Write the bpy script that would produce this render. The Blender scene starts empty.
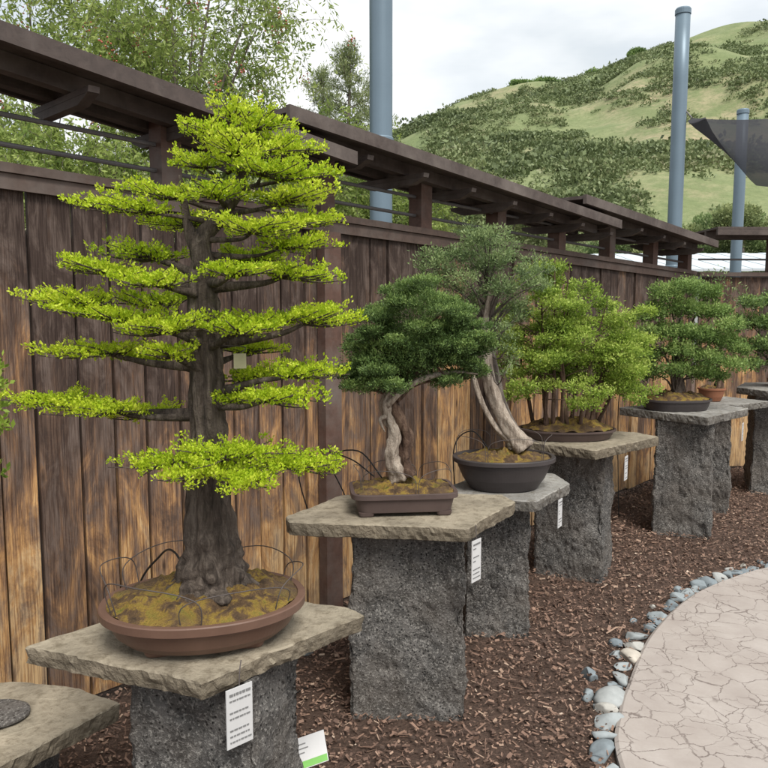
import bpy, bmesh, math, random
import numpy as np
from mathutils import Vector, Matrix, noise
random.seed(7)
R = np.random.default_rng(11)
sc = bpy.context.scene
COL = sc.collection
CAM_H = 1.55; FPX = 750.0; PITCH = math.radians(6.0)

def sv(x, y, Y):
    """survey sheet -> metres: elevation-drawing reading taken on the vertical plane at depth Y"""
    u = (x-384)/FPX; v = (384-y)/FPX
    yd = math.cos(PITCH)+v*math.sin(PITCH); zd = -math.sin(PITCH)+v*math.cos(PITCH)
    return (u/yd*Y, Y, CAM_H+zd/yd*Y)

# ------------------------------------------------------------------ materials
class NT:
    def __init__(s, name):
        s.m = bpy.data.materials.new(name); s.m.use_nodes = True
        s.t = s.m.node_tree; s.t.nodes.clear()
        s.out = s.t.nodes.new('ShaderNodeOutputMaterial')
    def n(s, typ, props=None, **inp):
        nd = s.t.nodes.new(typ)
        for k, v in (props or {}).items(): setattr(nd, k, v)
        for k, v in inp.items():
            key = k.replace('_', ' ')
            sock = nd.inputs[int(k[1:])] if (k[0] == 'i' and k[1:].isdigit()) else nd.inputs[key]
            if isinstance(v, bpy.types.NodeSocket): s.t.links.new(v, sock)
            else: sock.default_value = v
        return nd
    def ramp(s, fac, stops):
        nd = s.t.nodes.new('ShaderNodeValToRGB'); s.t.links.new(fac, nd.inputs[0])
        cr = nd.color_ramp
        while len(cr.elements) < len(stops): cr.elements.new(0.5)
        for e, (p, c) in zip(cr.elements, stops):
            e.position = p; e.color = (c[0], c[1], c[2], 1) if len(c) == 3 else c
        return nd.outputs[0]
    def mix(s, fac, a, b, mode='MIX'):
        nd = s.t.nodes.new('ShaderNodeMix'); nd.data_type = 'RGBA'; nd.blend_type = mode
        for i, v in ((0, fac), (6, a), (7, b)):
            if isinstance(v, bpy.types.NodeSocket): s.t.links.new(v, nd.inputs[i])
            elif i == 0: nd.inputs[0].default_value = v
            else: nd.inputs[i].default_value = (v[0], v[1], v[2], 1)
        return nd.outputs[2]
    def noise(s, vec, scale, detail=5, rough=.55, dist=0.0):
        return s.n('ShaderNodeTexNoise', Vector=vec, Scale=scale, Detail=detail, Roughness=rough, Distortion=dist).outputs[0]
    def pos(s): return s.n('ShaderNodeNewGeometry').outputs['Position']
    def attr(s, name='tint'): return s.n('ShaderNodeAttribute', {'attribute_name': name}).outputs['Fac']
    def bump(s, h, strength=.5, dist=.01):
        return s.n('ShaderNodeBump', Height=h, Strength=strength, Distance=dist).outputs[0]
    def scalev(s, vec, v):
        return s.n('ShaderNodeVectorMath', {'operation': 'MULTIPLY'}, i0=vec, i1=v).outputs[0]
    def math(s, op, a, b=0.0):
        return s.n('ShaderNodeMath', {'operation': op}, i0=a, i1=b).outputs[0]
    def finish(s, color, rough=.8, bump=None, metal=0.0, spec=.3):
        b = s.n('ShaderNodeBsdfPrincipled')
        for k, v in (('Base Color', color), ('Roughness', rough), ('Metallic', metal), ('Specular IOR Level', spec)):
            if isinstance(v, bpy.types.NodeSocket): s.t.links.new(v, b.inputs[k])
            else: b.inputs[k].default_value = (v[0], v[1], v[2], 1) if isinstance(v, tuple) else v
        if bump is not None: s.t.links.new(bump, b.inputs['Normal'])
        s.t.links.new(b.outputs[0], s.out.inputs[0]); return s.m

def leaf_mat(name, stops, trans=.35):
    s = NT(name); c = s.ramp(s.attr(), stops)
    big = s.noise(s.pos(), 9, 2)
    c = s.mix(s.math('MULTIPLY', big, .35), c, s.mix(1.0, c, (.65, .7, .6), 'MULTIPLY'))
    b = s.n('ShaderNodeBsdfPrincipled', Roughness=.5); b.inputs['Specular IOR Level'].default_value = .25
    s.t.links.new(c, b.inputs['Base Color'])
    tr = s.n('ShaderNodeBsdfTranslucent', Color=c)
    mx = s.n('ShaderNodeMixShader', i0=trans, i1=b.outputs[0], i2=tr.outputs[0])
    s.t.links.new(mx.outputs[0], s.out.inputs[0]); return s.m

def wood_fence_mat():
    s = NT('weathered_redwood'); p = s.pos(); t = s.attr()
    off = s.n('ShaderNodeCombineXYZ', X=s.math('MULTIPLY', t, 37.0), Y=0.0, Z=s.math('MULTIPLY', t, 11.0)).outputs[0]
    pv = s.n('ShaderNodeVectorMath', {'operation': 'ADD'}, i0=p, i1=off).outputs[0]
    grain = s.noise(s.scalev(pv, (70, 70, 2.6)), 1.0, 9, .7, .4)
    fine = s.noise(s.scalev(pv, (230, 230, 6)), 1.0, 5, .65)
    stain = s.noise(s.scalev(pv, (7, 7, 2.2)), 1.0, 7, .7, 1.2)
    blot = s.noise(s.scalev(pv, (12, 12, 4)), 1.0, 6, .7, 1.2)
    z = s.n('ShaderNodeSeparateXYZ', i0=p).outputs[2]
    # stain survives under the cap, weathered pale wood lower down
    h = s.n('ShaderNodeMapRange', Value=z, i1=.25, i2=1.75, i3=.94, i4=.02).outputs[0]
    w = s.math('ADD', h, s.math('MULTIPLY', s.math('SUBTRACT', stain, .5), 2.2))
    w = s.math('ADD', w, s.math('MULTIPLY', s.math('SUBTRACT', grain, .5), 1.1))
    w = s.math('ADD', w, s.math('MULTIPLY', s.math('SUBTRACT', t, .5), .65))
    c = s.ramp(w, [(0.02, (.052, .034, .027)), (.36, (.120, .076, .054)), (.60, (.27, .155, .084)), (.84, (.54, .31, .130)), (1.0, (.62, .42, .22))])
    grey = s.ramp(blot, [(.46, (0, 0, 0)), (.64, (.75, .75, .75))])
    c = s.mix(grey, c, (.165, .125, .105))
    c = s.mix(s.ramp(fine, [(.38, (1, 1, 1)), (.56, (0, 0, 0))]), c, s.mix(1.0, c, (.48, .42, .40), 'MULTIPLY'))
    kn = s.n('ShaderNodeTexVoronoi', Vector=s.scalev(pv, (9, 9, 2.6)), Scale=1.0).outputs[0]
    c = s.mix(s.ramp(kn, [(.03, (1, 1, 1)), (.10, (0, 0, 0))]), c, (.05, .028, .018))
    return s.finish(c, .8, s.bump(grain, .6, .007))

def dark_wood_mat(name='stained_dark_wood', a=(.034, .027, .025), b=(.105, .080, .070)):
    s = NT(name); p = s.pos()
    g = s.noise(s.scalev(p, (25, 25, 25)), 1.0, 6, .6, .5)
    g2 = s.noise(p, 3, 5, .65)
    c = s.mix(g, a, b); c = s.mix(s.ramp(g2, [(.45, (0, 0, 0)), (.7, (.8, .8, .8))]), c, (.16, .135, .12))
    return s.finish(c, .7, s.bump(g, .4, .004))

def granite_mat():
    s = NT('rough_granite'); p = s.pos()
    n1 = s.noise(p, 14, 8, .7); n2 = s.noise(p, 4, 4); sp = s.noise(p, 110, 4, .75)
    vo = s.n('ShaderNodeTexVoronoi', Vector=p, Scale=75.0).outputs[0]
    c = s.ramp(n1, [(.3, (.065, .062, .06)), (.5, (.145, .138, .13)), (.72, (.27, .255, .24))])
    c = s.mix(s.ramp(sp, [(.52, (0, 0, 0)), (.62, (1, 1, 1))]), c, (.42, .40, .37))
    c = s.mix(s.ramp(vo, [(.14, (1, 1, 1)), (.34, (0, 0, 0))]), c, (.022, .021, .021))
    c = s.mix(s.ramp(n2, [(.4, (0, 0, 0)), (.75, (.6, .6, .6))]), c, (.21, .175, .145))
    hh = s.math('ADD', n1, s.math('MULTIPLY', sp, .9))
    return s.finish(c, .92, s.bump(hh, 1.0, .025))

def slab_mat(name, a, b, c3):
    s = NT(name); p = s.pos()
    n1 = s.noise(p, 5, 7, .62, .5); n2 = s.noise(p, 30, 6, .7); n3 = s.noise(p, 130, 3, .6)
    c = s.ramp(n1, [(.28, a), (.5, b), (.72, c3)])
    c = s.mix(s.ramp(n2, [(.48, (0, 0, 0)), (.66, (.9, .9, .9))]), c, s.mix(1.0, c, (.42, .39, .34), 'MULTIPLY'))
    c = s.mix(s.math('MULTIPLY', n3, .3), c, (.44, .38, .29))
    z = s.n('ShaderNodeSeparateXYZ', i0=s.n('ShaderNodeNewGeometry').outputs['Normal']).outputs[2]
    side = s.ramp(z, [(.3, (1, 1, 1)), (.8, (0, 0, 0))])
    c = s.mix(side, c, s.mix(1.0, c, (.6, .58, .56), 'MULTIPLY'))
    ch = s.noise(p, 55, 5, .7)
    h = s.math('ADD', n2, s.math('MULTIPLY', ch, s.math('MULTIPLY', side, 1.2)))
    return s.finish(c, .75, s.bump(s.math('ADD', h, n1), .9, .010))

def mulch_ground_mat():
    s = NT('mulch_soil'); p = s.pos(); n1 = s.noise(p, 80, 6, .7, .6); n2 = s.noise(p, 2.5, 3)
    c = s.ramp(n1, [(.3, (.042, .028, .022)), (.55, (.14, .088, .066)), (.75, (.27, .18, .13))])
    c = s.mix(s.math('MULTIPLY', n2, .4), c, (.16, .11, .085))
    return s.finish(c, .95, s.bump(n1, 1.0, .03))

def tint_mat(name, stops, rough=.8, ns=40):
    s = NT(name); c = s.ramp(s.attr(), stops); n = s.noise(s.pos(), ns, 5, .6)
    c = s.mix(n, s.mix(1.0, c, (.6, .6, .6), 'MULTIPLY'), s.mix(1.0, c, (1.3, 1.3, 1.3), 'MULTIPLY'))
    return s.finish(c, rough, s.bump(n, .5, .004))

def path_mat():
    s = NT('stamped_concrete'); p = s.pos()
    wob = s.n('ShaderNodeTexNoise', Vector=p, Scale=9.0, Detail=6.0, Roughness=.6).outputs[1]
    pv = s.n('ShaderNodeVectorMath', {'operation': 'ADD'}, i0=p, i1=s.scalev(wob, (.10, .10, 0))).outputs[0]
    v1 = s.n('ShaderNodeTexVoronoi', {'feature': 'DISTANCE_TO_EDGE'}, Vector=s.scalev(pv, (1, 1, 0)), Scale=6.5).outputs[0]
    v2 = s.n('ShaderNodeTexVoronoi', {'feature': 'DISTANCE_TO_EDGE'}, Vector=s.scalev(pv, (1, 1, 0)), Scale=14.0).outputs[0]
    br = s.noise(p, 5, 2)
    n1 = s.noise(p, 6, 6, .6); n2 = s.noise(p, 90, 4, .6); br2 = s.noise(p, 9, 3); st = s.noise(p, 1.6, 5, .6)
    c = s.ramp(n1, [(.3, (.325, .285, .26)), (.55, (.39, .35, .32)), (.75, (.44, .40, .37))])
    c = s.mix(s.math('MULTIPLY', n2, .45), c, (.29, .25, .225))
    c = s.mix(s.ramp(st, [(.5, (0, 0, 0)), (.7, (.4, .4, .4))]), c, (.29, .245, .215))
    k1 = s.ramp(v1, [(.006, (1, 1, 1)), (.017, (0, 0, 0))])
    k1 = s.mix(s.ramp(br2, [(.36, (.3, .3, .3)), (.5, (1, 1, 1))]), (0, 0, 0), k1)
    k2 = s.ramp(v2, [(.008, (1, 1, 1)), (.026, (0, 0, 0))])
    k2 = s.mix(s.ramp(br, [(.49, (0, 0, 0)), (.57, (.8, .8, .8))]), (0, 0, 0), k2)
    k = s.math('MAXIMUM', k1, k2)
    c = s.mix(s.math('MULTIPLY', k, .72), c, (.10, .075, .065))
    return s.finish(c, .75, s.bump(s.math('SUBTRACT', s.math('MULTIPLY', n2, .3), k), .4, .003))

def hill_mat():
    s = NT('dry_hillside'); p = s.pos()
    n1 = s.noise(p, .05, 6, .62); n2 = s.noise(p, .35, 7, .72); n3 = s.noise(p, 2.4, 5, .75)
    c = s.ramp(n1, [(.38, (.155, .195, .085)), (.50, (.21, .235, .115)), (.60, (.31, .27, .165)), (.68, (.37, .28, .19))])
    c = s.mix(s.ramp(n2, [(.42, (0, 0, 0)), (.58, (.9, .9, .9))]), c, (.15, .185, .08))
    c = s.mix(s.ramp(n3, [(.45, (0, 0, 0)), (.65, (.6, .6, .6))]), c, (.11, .14, .06))
    return s.finish(c, .95, s.bump(n2, .6, .4))

def bark_mat(name, a, b, c3, zs=6, sc_=45):
    s = NT(name); p = s.pos()
    g = s.noise(s.scalev(p, (sc_, sc_, zs)), 1.0, 7, .7, .6); n = s.noise(p, 70, 5, .7)
    c = s.ramp(g, [(.32, a), (.5, b), (.7, c3)])
    c = s.mix(s.math('MULTIPLY', n, .4), c, a)
    return s.finish(c, .9, s.bump(s.math('ADD', g, s.math('MULTIPLY', n, .6)), 1.0, .014))

def plain(name, col, rough=.6, metal=0.0, var=.25, ns=30, bs=.15):
    s = NT(name); n = s.noise(s.pos(), ns, 5, .6); n2 = s.noise(s.pos(), ns*.15, 3)
    d = tuple(x*(1-var) for x in col); e = tuple(min(1, x*(1+var)) for x in col)
    c = s.mix(n, d, e); c = s.mix(s.math('MULTIPLY', n2, var), c, d)
    return s.finish(c, rough, s.bump(n, bs, .003), metal)

M_FENCE = wood_fence_mat(); M_DARK = dark_wood_mat(); M_GRAN = granite_mat()
M_CAP = dark_wood_mat('cap_wood', (.045, .033, .028), (.15, .10, .08))
M_POST = dark_wood_mat('post_wood', (.050, .029, .023), (.15, .085, .065))
M_SLAB = slab_mat('tan_flagstone', (.14, .12, .09), (.27, .235, .175), (.37, .32, .24))
M_SLABG = slab_mat('grey_flagstone', (.13, .132, .13), (.24, .24, .235), (.35, .35, .335))
M_MULCH = mulch_ground_mat(); M_PATH = path_mat(); M_HILL = hill_mat()
M_CHIP = tint_mat('wood_chips', [(0, (.050, .034, .027)), (.35, (.165, .103, .077)), (.7, (.29, .185, .135)), (.9, (.42, .31, .23)), (1, (.58, .48, .39))])
M_ROCK = tint_mat('river_rock', [(0, (.15, .18, .20)), (.5, (.25, .285, .30)), (.8, (.34, .355, .35)), (1, (.46, .42, .36))], .85, 25)
M_BARK1 = bark_mat('dark_bark', (.028, .022, .018), (.11, .085, .068), (.27, .22, .18), 9, 60)
M_BARK2 = bark_mat('brown_bark', (.035, .02, .014), (.12, .073, .05), (.24, .165, .115))
M_DEAD = bark_mat('bleached_deadwood', (.17, .13, .10), (.44, .37, .30), (.62, .55, .46), 10, 60)
M_GREYB = bark_mat('grey_bark', (.06, .05, .042), (.16, .135, .115), (.28, .245, .21))
M_POTB = plain('brown_clay', (.135, .078, .056), .45, ns=18)
M_POTD = plain('dark_brown_clay', (.085, .060, .054), .5, ns=18)
M_POTG = plain('charcoal_clay', (.05, .043, .043), .45, ns=18)
M_TERRA = plain('terracotta', (.26, .11, .06), .8)
M_STEEL = plain('galvanised_paint', (.15, .205, .25), .42, .2, .15, 3, .05)
M_RAIL = plain('grey_rail', (.14, .13, .13), .5, .2)
M_WIRE = plain('rusty_wire', (.10, .085, .08), .6, .4)
M_TUBE = plain('black_tubing', (.02, .02, .02), .5)
M_LABEL = plain('label_plastic', (.52, .52, .52), .4, 0, .05)
M_INK = plain('label_print', (.18, .18, .18), .6)
M_GREEN = plain('green_print', (.16, .42, .08), .5)
M_ROOFW = plain('white_roofing', (.50, .55, .58), .5, 0, .08, 2, .02)
M_WALLW = plain('pale_wall', (.34, .36, .35), .7, 0, .1, 2)
def fab_mat():
    s = NT('shade_cloth'); n = s.noise(s.pos(), 300, 2)
    c = s.mix(n, (.05, .052, .06), (.09, .095, .105))
    d = s.n('ShaderNodeBsdfDiffuse', Color=c); t = s.n('ShaderNodeBsdfTransparent'); tl = s.n('ShaderNodeBsdfTranslucent', Color=(.13, .13, .15, 1))
    m1 = s.n('ShaderNodeMixShader', i0=.4, i1=d.outputs[0], i2=tl.outputs[0])
    m2 = s.n('ShaderNodeMixShader', i0=.08, i1=m1.outputs[0], i2=t.outputs[0])
    s.t.links.new(m2.outputs[0], s.out.inputs[0]); return s.m
M_FAB = fab_mat()
def moss_mat():
    s = NT('moss'); p = s.pos(); n = s.noise(p, 20, 6, .65, .5); n2 = s.noise(p, 170, 4, .7); n3 = s.noise(p, 8, 4)
    c = s.ramp(n, [(.34, (.08, .05, .03)), (.46, (.20, .12, .06)), (.54, (.46, .30, .06)), (.66, (.30, .27, .05)), (.78, (.15, .18, .035))])
    c = s.mix(s.ramp(n3, [(.48, (0, 0, 0)), (.64, (.8, .8, .8))]), c, (.17, .11, .07))
    c = s.mix(s.math('MULTIPLY', n2, .55), c, (.06, .042, .024))
    return s.finish(c, .95, s.bump(n2, 1.0, .016))
M_MOSS = moss_mat()

L1 = leaf_mat('bright_yellow_green_leaf', [(0, (.15, .25, .012)), (.35, (.35, .50, .022)), (.7, (.53, .66, .035)), (1, (.68, .76, .08))], .42)
L2 = leaf_mat('deep_green_needles', [(0, (.045, .078, .025)), (.5, (.14, .225, .068)), (1, (.29, .40, .12))], .3)
L3 = leaf_mat('grey_green_needles', [(0, (.07, .11, .045)), (.5, (.185, .26, .105)), (1, (.33, .42, .18))], .33)
L4 = leaf_mat('fresh_green_leaf', [(0, (.12, .19, .03)), (.5, (.32, .45, .07)), (1, (.54, .63, .16))], .42)
L5 = leaf_mat('mid_green_leaf', [(0, (.07, .12, .032)), (.5, (.20, .31, .085)), (1, (.38, .49, .16))], .38)
LT = leaf_mat('feathery_leaf', [(0, (.14, .21, .05)), (.5, (.31, .40, .11)), (1, (.49, .56, .19))], .5)
LO = leaf_mat('olive_leaf', [(0, (.10, .13, .055)), (.5, (.21, .26, .11)), (1, (.36, .40, .18))], .4)
LH = leaf_mat('chaparral', [(0, (.075, .10, .045)), (.5, (.15, .19, .085)), (.85, (.22, .26, .12)), (1, (.31, .31, .18))], .15)
M_BERRY = plain('red_berry', (.42, .13, .09), .6)

# ------------------------------------------------------------------ object helpers
def thing(name, label, cat, loc=(0, 0, 0), group=None):
    o = bpy.data.objects.new(name, None); o.location = loc; o.empty_display_size = .1
    COL.objects.link(o); o['label'] = label; o['category'] = cat
    if group: o['group'] = group
    return o
def tag(o, label, cat, group=None):
    o['label'] = label; o['category'] = cat
    if group: o['group'] = group
    return o
def put(name, V, Fc, mat, parent=None, smooth=False, tint=None):
    me = bpy.data.meshes.new(name)
    V = np.asarray(V, dtype=np.float32).reshape(-1, 3)
    if isinstance(Fc, np.ndarray):
        k = Fc.shape[1]; nf = Fc.shape[0]
        me.vertices.add(len(V)); me.vertices.foreach_set('co', V.ravel())
        me.loops.add(nf*k); me.loops.foreach_set('vertex_index', Fc.astype(np.int32).ravel())
        me.polygons.add(nf); me.polygons.foreach_set('loop_start', np.arange(0, nf*k, k, dtype=np.int32))
        me.update(calc_edges=True); me.validate()
    else:
        me.from_pydata([tuple(map(float, v)) for v in V], [], Fc); me.update()
    if tint is not None:
        a = me.attributes.new('tint', 'FLOAT', 'POINT'); a.data.foreach_set('value', np.asarray(tint, dtype=np.float32))
    if smooth: me.polygons.foreach_set('use_smooth', np.ones(len(me.polygons), dtype=bool))
    me.materials.append(mat)
    o = bpy.data.objects.new(name, me); COL.objects.link(o)
    if parent is not None:
        o.parent = parent; o.matrix_parent_inverse = Matrix.Translation(parent.location).inverted()
    return o
class Geo:
    def __init__(s): s.V = []; s.F = []; s.T = []
    def add(s, V, F, t=.5):
        b = len(s.V); s.V += [tuple(v) for v in V]; s.F += [tuple(i+b for i in f) for f in F]; s.T += [t]*len(V)
    def put(s, name, mat, parent=None, smooth=False): return put(name, s.V, s.F, mat, parent, smooth, s.T)
BOXF = [(0, 3, 2, 1), (4, 5, 6, 7), (0, 1, 5, 4), (1, 2, 6, 5), (2, 3, 7, 6), (3, 0, 4, 7)]
def boxc(c, s, rot=0.0):
    cx, cy, cz = c; hx, hy, hz = s[0]/2, s[1]/2, s[2]/2; co, si = math.cos(rot), math.sin(rot)
    P = []
    for z in (-hz, hz):
        for x, y in ((-hx, -hy), (hx, -hy), (hx, hy), (-hx, hy)):
            P.append((cx+x*co-y*si, cy+x*si+y*co, cz+z))
    return P, BOXF

def smooth_path(pts, n):
    P = [Vector(p) for p in pts]; P = [P[0]*2-P[1]]+P+[P[-1]*2-P[-2]]; out = []
    segs = len(P)-3
    for i in range(n):
        t = i/(n-1)*segs; k = min(int(t), segs-1); t -= k
        a, b, c, d = P[k:k+4]
        out.append(.5*((2*b)+(c-a)*t+(2*a-5*b+4*c-d)*t*t+(3*b-a-3*c+d)*t**3))
    return out
def tube(pts, radii, seg=8, n=None, rough=0.0, ridges=0, seed=0.0):
    n = n or max(6, len(pts)*5)
    path = smooth_path(pts, n)
    rr = np.interp(np.linspace(0, 1, n), np.linspace(0, 1, len(radii)), radii)
    V = []; F = []; t0 = (path[1]-path[0]).normalized()
    u = t0.orthogonal().normalized()
    for i, p in enumerate(path):
        t = (path[min(i+1, n-1)]-path[max(i-1, 0)]).normalized()
        u = (u-t*u.dot(t)).normalized(); w = t.cross(u)
        for k in range(seg):
            a = 2*math.pi*k/seg; r = rr[i]
            if ridges: r *= 1+.14*math.sin(ridges*a+seed+i*.12)
            if rough: r *= 1+rough*noise.noise(Vector((math.cos(a)*1.7+seed, math.sin(a)*1.7, i*.22)))+rough*.5*noise.noise(Vector((math.cos(a)*5+seed, math.sin(a)*5, i*.3)))
            V.append(p+(u*math.cos(a)+w*math.sin(a))*r)
    for i in range(n-1):
        for k in range(seg):
            k2 = (k+1) % seg
            F.append((i*seg+k, i*seg+k2, (i+1)*seg+k2, (i+1)*seg+k))
    F.append(tuple(range(seg))[::-1]); F.append(tuple((n-1)*seg+k for k in range(seg)))
    return V, F

def leaves(B, D, L, W, T, rect=False, roll=None):
    """B base pts, D unit directions, L lengths, W widths -> quads"""
    n = len(B); rnd = R.normal(size=(n, 3)) if roll is None else roll
    S = np.cross(D, rnd); S /= np.linalg.norm(S, axis=1, keepdims=True)+1e-9
    Lc = L[:, None]; Wc = W[:, None]
    if rect: V = np.stack([B-S*Wc/2, B+S*Wc/2, B+D*Lc+S*Wc/2, B+D*Lc-S*Wc/2], 1)
    else: V = np.stack([B, B+D*Lc*.5+S*Wc/2, B+D*Lc, B+D*Lc*.5-S*Wc/2], 1)
    return V.reshape(-1, 3), np.repeat(T, 4)
def unit(a): return a/(np.linalg.norm(a, axis=1, keepdims=True)+1e-9)
def clumps(C, O, tb, nl, jit, L, W, up, out):
    n = len(C); B = np.repeat(C, nl, 0)+R.normal(0, jit, (n*nl, 3))
    D = unit(R.normal(size=(n*nl, 3))*.6+np.repeat(O, nl, 0)*out+np.array([0, 0, up]))
    T = np.clip(np.repeat(tb, nl)+R.normal(0, .15, n*nl), 0, 1)
    return leaves(B, D, L*R.uniform(.6, 1.3, n*nl), W*R.uniform(.7, 1.3, n*nl), T)
def put_leaves(name, VV, TT, mat, parent):
    V = np.concatenate(VV); T = np.concatenate(TT)
    return put(name, V, np.arange(len(V)).reshape(-1, 4), mat, parent, False, T)
def foliage(name, pads, sp, nl, L, W, mat, parent, up=.7, out=.6, spread=.4, lump=1.0):
    VV = []; TT = []
    for pd in pads:
        c = np.array(pd[0]); r = np.array(pd[1]); den = pd[2] if len(pd) > 2 else 1.0
        n = max(3, int(4*math.pi*((r[0]*r[1]+r[0]*r[2]+r[1]*r[2])/3)/sp**2*den))
        d = unit(R.normal(size=(n, 3))); ph = R.uniform(0, 6.3, 3)
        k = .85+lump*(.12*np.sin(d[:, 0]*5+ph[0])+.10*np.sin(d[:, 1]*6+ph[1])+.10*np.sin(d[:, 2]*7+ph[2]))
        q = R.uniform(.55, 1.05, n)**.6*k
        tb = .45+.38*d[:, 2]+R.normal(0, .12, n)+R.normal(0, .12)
        V, t = clumps(d*q[:, None]*r+c, d, tb, nl, sp*spread, L, W, up, out); VV.append(V); TT.append(t)
    return put_leaves(name, VV, TT, mat, parent)

def lathe(prof, rx, ry, power=2.0, seg=64, rot=0.0, c=(0, 0, 0)):
    V = []; F = []; co, si = math.cos(rot), math.sin(rot)
    for (r, z, *o) in prof:
        for k in range(seg):
            a = 2*math.pi*k/seg; ca, sa = math.cos(a), math.sin(a)
            e = 2.0/power
            x = math.copysign(abs(ca)**e, ca)*rx*r; y = math.copysign(abs(sa)**e, sa)*ry*r
            V.append((c[0]+x*co-y*si, c[1]+x*si+y*co, c[2]+z))
    m = len(prof)
    for i in range(m-1):
        for k in range(seg):
            k2 = (k+1) % seg; F.append((i*seg+k, i*seg+k2, (i+1)*seg+k2, (i+1)*seg+k))
    F.append(tuple(range(seg))[::-1]); F.append(tuple((m-1)*seg+k for k in range(seg)))
    return V, F

def rough_block(name, c, size, rot, mat, parent, amp=.014, cuts=26, taper=.04, seed=0.0):
    bm = bmesh.new(); bmesh.ops.create_cube(bm, size=1.0)
    bmesh.ops.subdivide_edges(bm, edges=bm.edges[:], cuts=cuts, use_grid_fill=True)
    co, si = math.cos(rot), math.sin(rot)
    for v in bm.verts:
        p = v.co.copy(); ax = Vector((0, 0, 0))
        for i in range(3):
            if abs(abs(p[i])-.5) < 1e-5: ax[i] = math.copysign(1, p[i])
        p = Vector((p.x*size[0], p.y*size[1], p.z*size[2]))
        tp = 1-taper*(p.z/size[2]); p.x *= tp; p.y *= tp
        q = p+Vector((seed, seed*.7, seed*.3))
        d = noise.fractal(q*5, 1, 2, 3)*amp*1.0+noise.fractal(q*45, 1, 2, 3)*amp*.6-max(0, noise.noise(q*11)-.1)*amp*1.5
        if (ax.x != 0) + (ax.y != 0) == 2: d -= amp*(.3+.9*abs(noise.noise(q*15)))
        p += Vector((ax.x, ax.y, 0))*d
        v.co = Vector((c[0]+p.x*co-p.y*si, c[1]+p.x*si+p.y*co, c[2]+p.z))
    me = bpy.data.meshes.new(name); bm.to_mesh(me); bm.free(); me.materials.append(mat)
    o = bpy.data.objects.new(name, me); COL.objects.link(o)
    me.polygons.foreach_set('use_smooth', np.ones(len(me.polygons), dtype=bool))
    o.parent = parent; o.matrix_parent_inverse = Matrix.Translation(parent.location).inverted()
    return o

def flag_slab(name, corners, ztop, th, mat, parent, seed=0.0):
    """irregular flagstone: outline resampled and chipped, split-faced edge"""
    P = [Vector((a, b, 0)) for a, b in corners]; cen = sum(P, Vector())/len(P); out = []
    for i in range(len(P)):
        a, b = P[i], P[(i+1) % len(P)]; n = max(3, int((b-a).length/.010))
        for k in range(n):
            out.append(a.lerp(b, k/n))
    m = len(out); out = [(out[i-1]+out[i]*3+out[(i+1) % m])/5 for i in range(m)]
    V = []; F = []; n = len(out)
    def ring(z, inset, jit, s2):
        for p in out:
            d = (p-cen).normalized()
            j = noise.fractal(Vector((p.x*5+seed, p.y*5, 0)), 1, 2, 3)*.009+noise.fractal(Vector((p.x*38+seed, p.y*38, s2*3)), 1, 2, 3)*jit
            q = p+d*(j-inset)
            V.append((q.x, q.y, z+.0025*noise.noise(Vector((p.x*20, p.y*20, seed+s2)))))
    ring(ztop, .09, .0, 0); ring(ztop, .005, .003, 0); ring(ztop-.004, .001, .005, .1)
    ring(ztop-th*.35, .0, .007, .7); ring(ztop-th*.65, .001, .008, 1.4); ring(ztop-th*.95, .004, .007, 2.0); ring(ztop-th, .010, .005, 2.1)
    for r in range(6):
        for k in range(n):
            k2 = (k+1) % n; F.append((r*n+k, (r+1)*n+k, (r+1)*n+k2, r*n+k2))
    F.append(tuple(range(n))); F.append(tuple(6*n+k for k in range(n))[::-1])
    return put(name, V, F, mat, parent)

# ------------------------------------------------------------------ ground, path, hill
PATH = [(.62, -1.5), (.70, .6), (.75, 1.7), (.79, 2.38), (.88, 2.67), (.99, 2.90), (1.24, 3.35), (1.60, 3.80), (1.96, 4.09), (2.30, 4.28), (3.2, 4.68), (4.6, 5.05), (7.5, 5.5)]
PE = smooth_path([(a, b, 0) for a, b in PATH], 120)
g = put('ground', [(-400, -60, 0), (500, -60, 0), (500, 900, 0), (-400, 900, 0)], [(0, 1, 2, 3)], M_MULCH); g['kind'] = 'structure'
V = []; F = []
for p in PE: V += [(p.x, p.y, -.03), (p.x, p.y, .022), (p.x+.012, p.y-.006, .03), (max(p.x+.02, 9.0), p.y-.01, .03)]
for i in range(len(PE)-1):
    a = i*4; b = a+4
    F += [(a, a+1, b+1, b), (a+1, a+2, b+2, b+1), (a+2, a+3, b+3, b+2)]
o = put('path', V, F, M_PATH); o['kind'] = 'structure'

# wood chips (mulch cover)
n = 130000
X = R.uniform(-1.8, 4.0, n); Y = R.uniform(1.2, 7.2, n)
ys = np.array([p.y for p in PE]); xs = np.array([p.x for p in PE])
keep = (X < np.interp(Y, ys, xs)-.01+R.normal(0, .012, n)) & ((X-(-.32)) > .95*(Y-3.65)-.05)
X = X[keep]; Y = Y[keep]; n = len(X)
B = np.stack([X, Y, R.uniform(.002, .030, n)], 1); D = unit(np.stack([R.normal(size=n), R.normal(size=n), R.normal(0, .30, n)], 1))
roll = np.tile(np.array([[0, 0, 1.0]]), (n, 1))+R.normal(0, .5, (n, 3))
V, T = leaves(B, D, R.gamma(1.7, .0068, n)+.003, R.gamma(2.5, .0020, n)+.0015, np.clip(R.beta(1.8, 2.4, n), 0, 1), True, roll)
V[:, 2] = np.maximum(V[:, 2], .002)
o = put('mulch', V, np.arange(len(V)).reshape(-1, 4), M_CHIP, None, False, T); o['kind'] = 'stuff'
o['label'] = 'reddish brown shredded wood chip mulch'

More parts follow.
